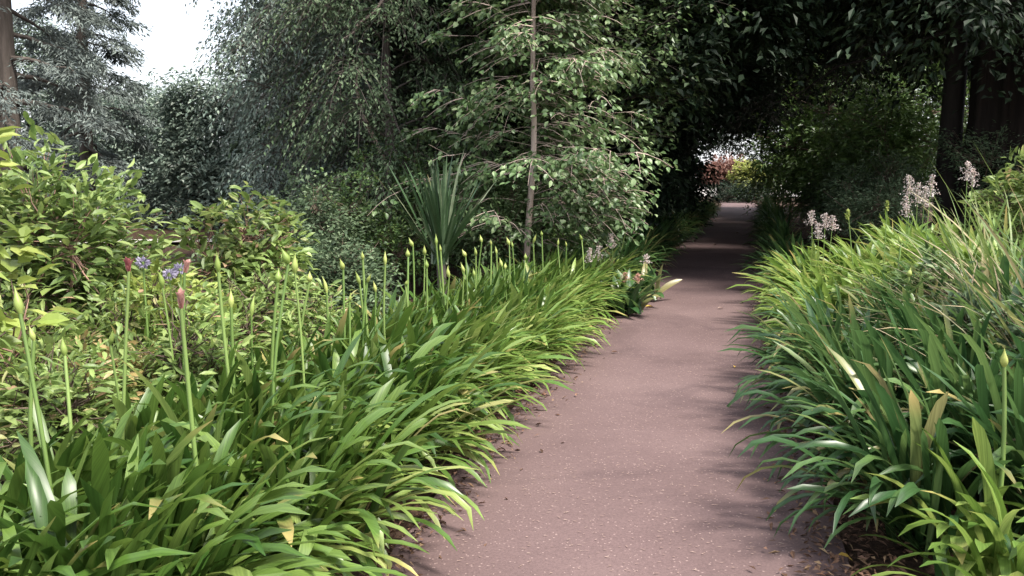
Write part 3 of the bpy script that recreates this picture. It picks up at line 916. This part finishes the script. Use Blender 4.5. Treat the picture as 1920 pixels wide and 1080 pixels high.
# --- the redwood on the right
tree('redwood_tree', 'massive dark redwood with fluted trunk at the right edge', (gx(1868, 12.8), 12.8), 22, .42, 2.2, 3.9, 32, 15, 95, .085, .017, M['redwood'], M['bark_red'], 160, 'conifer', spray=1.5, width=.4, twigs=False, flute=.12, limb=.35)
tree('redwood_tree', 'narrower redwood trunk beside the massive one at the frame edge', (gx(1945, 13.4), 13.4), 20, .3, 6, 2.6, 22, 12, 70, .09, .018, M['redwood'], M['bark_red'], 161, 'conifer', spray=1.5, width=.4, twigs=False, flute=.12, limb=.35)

# --- shrubs in the shade on the right
for i, (px, d, Rx, H, mt, lb) in enumerate([(1560, 19, 1.7, 3.0, 'laurel', 'tall green laurel shrub behind the daylilies'), (1690, 17, 1.6, 2.7, 'laurel', 'laurel shrub in the middle under the redwood branches'), (1790, 20, 1.9, 3.2, 'laurel', 'laurel shrub just left of the redwood trunk'),
                                             (1480, 30, 1.8, 2.6, 'laurel', 'small laurel far back at the right path side'), (1900, 24, 2.4, 3.2, 'shrub', 'mid-green shrub seen behind the redwood trunk'), (1620, 26, 2.2, 4.2, 'holly', 'dull evergreen shrub behind the laurels')]):
    shrub('laurel_shrub', lb, 'shrub', (gx(px, d), d), Rx, H, 400, 22, .135, .058, M[mt], 200 + i, 'shaded shrubs under the redwood', spray=.7, lumps=9)
for i, (yy, of_, Rx, H, lb) in enumerate([(12.3, 2.3, .8, 1.15, 'grey-leaved bush behind the daylilies at the shade line'), (14.8, 2.5, .95, 1.3, 'grey-leaved bush second along the shaded right edge'), (17.8, 2.5, 1.0, 1.35, 'grey-leaved bush third along the shaded right edge'), (12.6, 4.0, 1.0, 1.35, 'grey-leaved bush set back behind the flower spikes'), (22.5, 2.4, 1.1, 1.4, 'grey-leaved bush farthest along the right edge')]):
    shrub('grey_bush', lb, 'bush', (path_side(yy, of_), yy), Rx, H, 300, 24, .07, .022, M['small'], 220 + i, 'grey-leaved bushes right of the path', spray=.4)

for i, (px, d, Rx, H, mt, lb) in enumerate([(1800, 5.9, .42, .75, 'shrub', 'leafy grey-green plant among the dry grass on the right'), (1690, 6.7, .36, .62, 'fresh', 'leafy plant with light leaves behind the dark agapanthus on the right'), 
                                             (1900, 4.6, .4, .7, 'small', 'grey-green leafy plant beside the cut stalk on the right'), (1940, 7.6, .6, 1.1, 'fresh', 'tall light green leafy plant at the right frame edge')]):
    shrub('perennial', lb, 'perennial', (gx(px, d), d), Rx, H, 150, 18, .085, .032, M[mt], 340 + i, 'leafy plants in the right bed', kind='lance', width=.5, spray=.28, leafdown=.0, stems=5)
# --- shrubs behind the left bed
shrub('rhododendron', 'bright rhododendron with whorled leaves at the left edge', 'rhododendron', (gx(50, 5.4), 5.4), .85, 1.6, 280, 16, .105, .036, M['rhodo'], 240, kind='lance', width=.45, spray=.34, stem_mat='twig_pink', droop=.0, leafdown=.0)
shrub('rhododendron', 'lower rhododendron with pinkish stem beside the bright one', 'rhododendron', (gx(190, 5.9), 5.9), .5, 1.1, 120, 15, .10, .034, M['rhodo'], 241, kind='lance', width=.45, spray=.30, stem_mat='twig_pink', droop=.0, leafdown=.0)
shrub('viburnum', 'light green shrub with pointed leaves and pinkish new growth', 'shrub', (gx(440, 6.7), 6.7), .46, 1.32, 120, 15, .10, .048, M['fresh'], 242, kind='lance', width=.5, spray=.3, stem_mat='twig_pink')
shrub('large_leaved_shrub', 'shrub with large pale leaves reaching in at the left edge', 'shrub', (gx(-90, 3.9), 3.9), .38, 1.7, 60, 8, .14, .075, M['lime'], 243, kind='lance', width=.6, spray=.34, stem_mat='twig_pink', lumps=5)
for i, (px, d, Rx, H, mt, lb) in enumerate([(590, 10.2, .75, 1.2, 'small', 'fine-leaved dark shrub left of the spiky plant'), (690, 10.8, .8, 1.35, 'shrub', 'mid-green shrub directly left of the spiky plant'), (770, 11.6, .8, 1.75, 'shrub', 'tall green shrub behind the spiky plant'),
                                             (905, 11.0, .75, 1.75, 'birch', 'pale green shrub right of the spiky plant'), (985, 11.7, .7, 1.3, 'shrub', 'green shrub at the foot of the young birch'), (505, 8.6, .6, 1.0, 'small', 'fine-leaved shrub behind the pointed-leaved one'), (1095, 12.4, .5, .8, 'birch', 'low leafy shrub right of the grey trunks'), (640, 8.2, .55, .75, 'small', 'low dark shrub behind the bud stalks')]):
    shrub('garden_shrub', lb, 'shrub', (gx(px, d), d), Rx, H, 290, 22, .063, .032, M[mt], 260 + i, 'shrubs behind the left bed', spray=.4, lumps=8)

# --- perennials between the agapanthus and the shrubs
r = np.random.default_rng(5)
PER = [(30, 4.5, 'fresh', 'leafy perennial under the rhododendron at the left edge'), (130, 4.2, 'copper', 'coppery perennial with ochre leaves in the left bed'), (210, 4.9, 'fresh', 'green perennial behind the coppery one'), (60, 3.7, 'fresh', 'front leafy perennial at the left edge'),
       (300, 5.0, 'lime', 'lime-green perennial below the violet flowers'), (385, 5.3, 'fresh', 'green perennial in front of the pointed-leaved shrub'), (470, 5.6, 'fresh', 'green perennial right of the pointed-leaved shrub'), (255, 4.2, 'fresh', 'low perennial behind the red bud'), (-30, 4.9, 'lime', 'lime perennial partly cut by the left frame edge'), (575, 6.2, 'fresh', 'yellow-green perennial standing alone behind the bud stalks'), (340, 4.4, 'rhodo', 'dull green perennial behind the pink bud')]
for i, (px, d, mt, lb) in enumerate(PER):
    shrub('perennial', lb, 'perennial', (gx(px, d), d), r.uniform(.32, .45), r.uniform(.62, .82) * (1 if px != 575 else .9), 115, 15, .078, .025, M[mt], 280 + i, 'leafy perennials behind the left agapanthus', kind='lance', width=.5, spray=.28, leafdown=.0, stems=5)


# --- blade tufts: cordyline, grasses
def tuft(name, label, cat, loc, n, L, W, th, bend, mat, seed, group=None, part='blade', joined=True, segs=7, az=None, spreadr=.05, base=0.0, taper=.35):
    r = np.random.default_rng(seed)
    root = empty(name, loc)
    gq = Geo(4)
    for i in range(n):
        a = r.uniform(0, 2 * math.pi) if az is None else az + r.normal(0, .8)
        t0 = th[0] + (th[1] - th[0]) * r.uniform(0, 1) ** (1.9 if name == 'cordyline' else .9)
        V, F, t = strap(L * r.uniform(.7, 1.15), W * r.uniform(.7, 1.2), t0, bend * r.uniform(.3, 1.5), 1.7, r.normal(0, .4), segs, .12, r.normal(0, .08), None, taper)
        V = rotz(V, a) + [r.normal(0, spreadr), r.normal(0, spreadr), base]
        if joined:
            gq.add(V, F, t)
        else:
            link(part, build_mesh(part, V, F, mat, True, {'t': t}), root)
    if joined:
        tag(link(part + 's', gq.mesh(part + 's', mat, True, 't'), root), kind='stuff')
    tag(root, label, cat, group)
    return root


tuft('cordyline', 'dark spiky cordyline with stiff sword leaves behind the bud stalks', 'cordyline', (gx(826, 8.9), 8.9, .62), 110, 1.0, .034, (.0, .85), .10, M['cord'], 301, part='blade', joined=False, taper=.25, spreadr=.03)
cr = bpy.data.objects['cordyline']
gq = Geo(4)
tube(gq, [(0, 0, -.62), (.01, .01, -.3), (0, 0, .05)], [.05, .045, .05], 8)
link('stem', gq.mesh('stem', M['bark'], True), cr)

# tall arching grass and dry grass at the right edge
for i, (px, py, d, n, L, th, mt, lb, az) in enumerate([
        (2000, 430, 4.7, 70, 1.35, (.1, .95), 'grass', 'tall green grass arching in from the right frame edge', math.pi),
        (1960, 500, 5.2, 190, 1.05, (.4, 1.35), 'straw', 'dry straw-coloured grass lying over at the right edge', math.pi - .3),
        (1890, 560, 5.3, 120, .85, (.4, 1.4), 'straw', 'tangled pinkish dry grass in the middle of the right bed', math.pi + .2),
        (1940, 420, 6.0, 110, 1.2, (.1, 1.1), 'grass', 'green grass tuft behind the dry grass', None),
        (1760, 600, 6.3, 40, .6, (.2, 1.3), 'straw', 'small dry grass tuft between daylilies and agapanthus', None),
        (2060, 560, 4.2, 60, 1.1, (.4, 1.3), 'straw', 'dry grass nearest the camera at the right frame edge', math.pi),
        (1850, 470, 6.6, 130, 1.0, (.1, 1.1), 'lily', 'broad green tuft in front of the pink flower spikes', None),
        (1740, 460, 8.2, 120, .85, (.1, 1.1), 'lily', 'broad green tuft under the tallest flower spikes', None)]):
    wd = .034 if mt == 'lily' else .018 if mt == 'grass' else .010
    tuft('grass_tuft', lb, 'grass', (gx(px, d), d, .03 + float(bank(gx(px, d), d))), n, L, wd, th, .7, M[mt], 310 + i, 'grass tufts in the right bed', az=az, spreadr=.14)


# --- flower spikes
def spike(parent_loc, tops, label, seed, mat='white', leafy=True, ht=.18, wd=.075):
    """plant with upright plumes of small petals"""
    r = np.random.default_rng(seed)
    root = empty('flowering_plant', parent_loc)
    pl = np.array(parent_loc)
    for tp in tops:
        tp = np.array(tp) - pl
        gq = Geo(4)
        base = np.array([tp[0] * .5, tp[1] * .5, 0])
        s = np.linspace(0, 1, 6)[:, None]
        tube(gq, base + (tp - base) * s, np.linspace(.007, .003, 6), 5)
        st = link('flower_stalk', gq.mesh('flower_stalk', M['stalk'], True), root)
        n = 210
        f = r.uniform(0, 1, n)
        a = r.uniform(0, 2 * math.pi, n)
        rad = wd * (1.1 - f) ** .5 * r.uniform(.2, 1.15, n) * (.55 + .45 * np.sin(a * 2 + f * 9 + seed))
        P = tp + np.stack([np.cos(a) * rad, np.sin(a) * rad, -ht + f * ht * 1.05], -1)
        V, F = leaf_geo(P, r.normal(0, 1, (n, 3)), r.normal(0, 1, (n, 3)) + [0, 0, .5], r.uniform(.012, .021, n), r.uniform(.008, .015, n))
        tag(link('flower_head', build_mesh('flower_head', V, F, M[mat]), st), kind='stuff')
    if leafy:
        gq = Geo(4)
        for i in range(42):
            big = 1.75 if parent_loc[0] > 2.5 else 1.0
            V, F, t = strap(r.uniform(.35, .55) * big, r.uniform(.06, .085), r.uniform(.15, 1.1), r.uniform(.3, 1.2), 1.5, r.normal(0, .4), 7, .15, r.normal(0, .1), None, .45)
            gq.add(rotz(V, r.uniform(0, 6.28)) + [r.normal(0, .09), r.normal(0, .09), .0], F, t)
        tag(link('leaves', gq.mesh('leaves', M['lily'] if parent_loc[1] < 9 and parent_loc[0] > 2.5 else M['aga_dark'], True, 't'), root), kind='stuff')
    tag(root, label, 'flowering plant')
    return root


def gp(px, d): return (gx(px, d), d, .03 + float(bank(gx(px, d), d)))


spike(gp(1160, 9.9), [at(1147, 440, 9.9), at(1122, 462, 9.9), at(1106, 466, 9.8)], 'broad-leaved plant with white flower spikes where the left bed ends', 401, ht=.15)
spike(gp(1205, 10.6), [at(1212, 478, 10.6)], 'dark broad-leaved plant at the left edge where shade begins', 402, ht=.1)
spike(gp(1545, 8.8), [at(1522, 396, 8.8), at(1548, 402, 8.7), at(1562, 405, 8.8), at(1535, 420, 8.6)], 'plant with pinkish white flower spikes above the daylilies', 403, ht=.14)
spike(gp(1720, 8.0), [at(1705, 330, 8.0), at(1722, 345, 7.9), at(1735, 352, 8.0), at(1700, 370, 7.8), at(1748, 330, 8.2)], 'plant with tall pale pink flower spikes in the right bed', 404, ht=.17)
spike(gp(1815, 7.6), [at(1815, 305, 7.6), at(1825, 318, 7.7)], 'plant with the tallest pale flower spikes near the redwood', 405, ht=.15)
spike(gp(1660, 7.4), [at(1590, 395, 7.4), at(1664, 378, 7.4)], 'plant with two faded buds between the flower spikes', 406, 'bud', True, .07, .02)
spike(gp(1172, 9.5), [at(1172, 512, 9.4), at(1196, 514, 9.4)], 'low plant with faded pink flower heads at the path edge', 407, 'blush', True, .09, .07)


# violet umbels behind the red bud
def umbel(label, loc, top, seed):
    r = np.random.default_rng(seed)
    root = empty('flowering_plant', loc)
    tp = np.array(top) - np.array(loc)
    gq = Geo(4)
    tube(gq, np.linspace([0, 0, 0], tp, 5), np.linspace(.008, .005, 5), 5)
    st = link('flower_stalk', gq.mesh('flower_stalk', M['stalk'], True), root)
    n = 70
    d = unit(r.normal(0, 1, (n, 3)))
    V, F = leaf_geo(tp + d * .02 * [1, 1, .6], d, r.normal(0, 1, (n, 3)), r.uniform(.015, .032, n), r.uniform(.012, .02, n))
    tag(link('flower_head', build_mesh('flower_head', V, F, M['violet']), st), kind='stuff')
    me = clump_joined_mesh('back', 0, 22, M['aga'], seed)
    tag(link('leaves', me, root), kind='stuff')
    tag(root, label, 'agapanthus')


umbel('agapanthus with violet flower head beside the red bud', gp(268, 4.7), at(268, 492, 4.7), 1)
umbel('agapanthus with violet flower head behind the pink-white bud', gp(335, 4.8), at(338, 505, 4.8), 2)
umbel('agapanthus with small violet flower head between two perennials', gp(318, 4.9), at(318, 515, 4.9), 3)

# --- bushes in the open beyond the tunnel
shrub('rusty_bush', 'rusty red bush in sunlight at the far end of the path', 'bush', (gx(1362, 58), 58), 1.9, 2.6, 420, 24, .2, .12, M['rust'], 501, spray=.8, lumps=9)
shrub('golden_bush', 'golden yellow-green bush in sunlight at the far end of the path', 'bush', (gx(1412, 56), 56), 1.5, 2.3, 420, 24, .2, .12, M['gold'], 502, spray=.8, lumps=9)
shrub('dark_hedge', 'low dark hedge closing the end of the path', 'hedge', (gx(1400, 51), 51.5), 2.6, .95, 420, 24, .12, .06, M['yew'], 503, spray=.5, lumps=9)

# --- single leaves and twigs lying on the path
def fallen(name, label, px, py, mat, L, W, az, seed):
    r = np.random.default_rng(seed)
    a = at(px, py, 1.0); cpos = np.array([0, 0, CAM_H]); d = a - cpos
    pos = cpos + d * (CAM_H - .014) / -d[2]
    V, F = leaf_geo(np.zeros((1, 3)), np.array([[math.cos(az), math.sin(az), .1]]), np.array([[0, 0, 1.0]]), L, W, 'lance', .25, .15)
    o = link(name, build_mesh(name, V, F, mat), None, tuple(pos))
    tag(o, label, 'leaf', 'leaves lying on the path')


fallen('fallen_leaf', 'yellow fallen leaf at the left path edge below the faded flowers', 1210, 575, M['yellow_leaf'], .10, .05, .2, 1)
fallen('fallen_leaf', 'pale fallen leaf beside the left bed end', 1190, 590, M['needle'], .08, .03, .6, 2)
fallen('fallen_leaf', 'small dark curled leaf lying on the open path', 1376, 736, M['litter'], .05, .025, .9, 3)
fallen('fallen_leaf', 'pale leaf lying where the path turns dark', 1345, 578, M['needle'], .07, .04, 0, 4)
fallen('fallen_leaf', 'tiny pale leaf far along the shaded path', 1378, 437, M['needle'], .12, .07, 0, 5)
fallen('fallen_leaf', 'small pale leaf on the shaded path near its middle', 1336, 459, M['needle'], .10, .06, .4, 6)
fallen('fallen_leaf', 'brownish leaf on the path near the left bed', 1146, 660, M['litter'], .06, .03, .1, 7)
r = np.random.default_rng(9)
for i, yy in enumerate(sorted(3.2 + 9.5 * r.uniform(0, 1, 20) ** .8)):
    of_ = r.choice([-1, 1]) * .92 * r.uniform(.15, 1) ** .4
    L_ = r.uniform(.03, .06)
    V, F = leaf_geo(np.zeros((1, 3)), np.array([[1, 0, .12]]), np.array([[0, r.normal(0, .3), 1.0]]), L_, L_ * r.uniform(.35, .55), 'lance', .3, .2)
    o = link('fallen_leaf', build_mesh('fallen_leaf', V, F, M['litter'] if i % 4 else M['yellow_leaf']), None, (path_side(yy, of_), yy, .012), (0, 0, r.uniform(0, 6.28)))
    tag(o, 'small dry {} leaf lying on the {} half of the path, {} from the camera'.format('brown' if i % 4 else 'yellow', 'left' if of_ < 0 else 'right', ORD[i]), 'leaf', 'small dry leaves on the path')
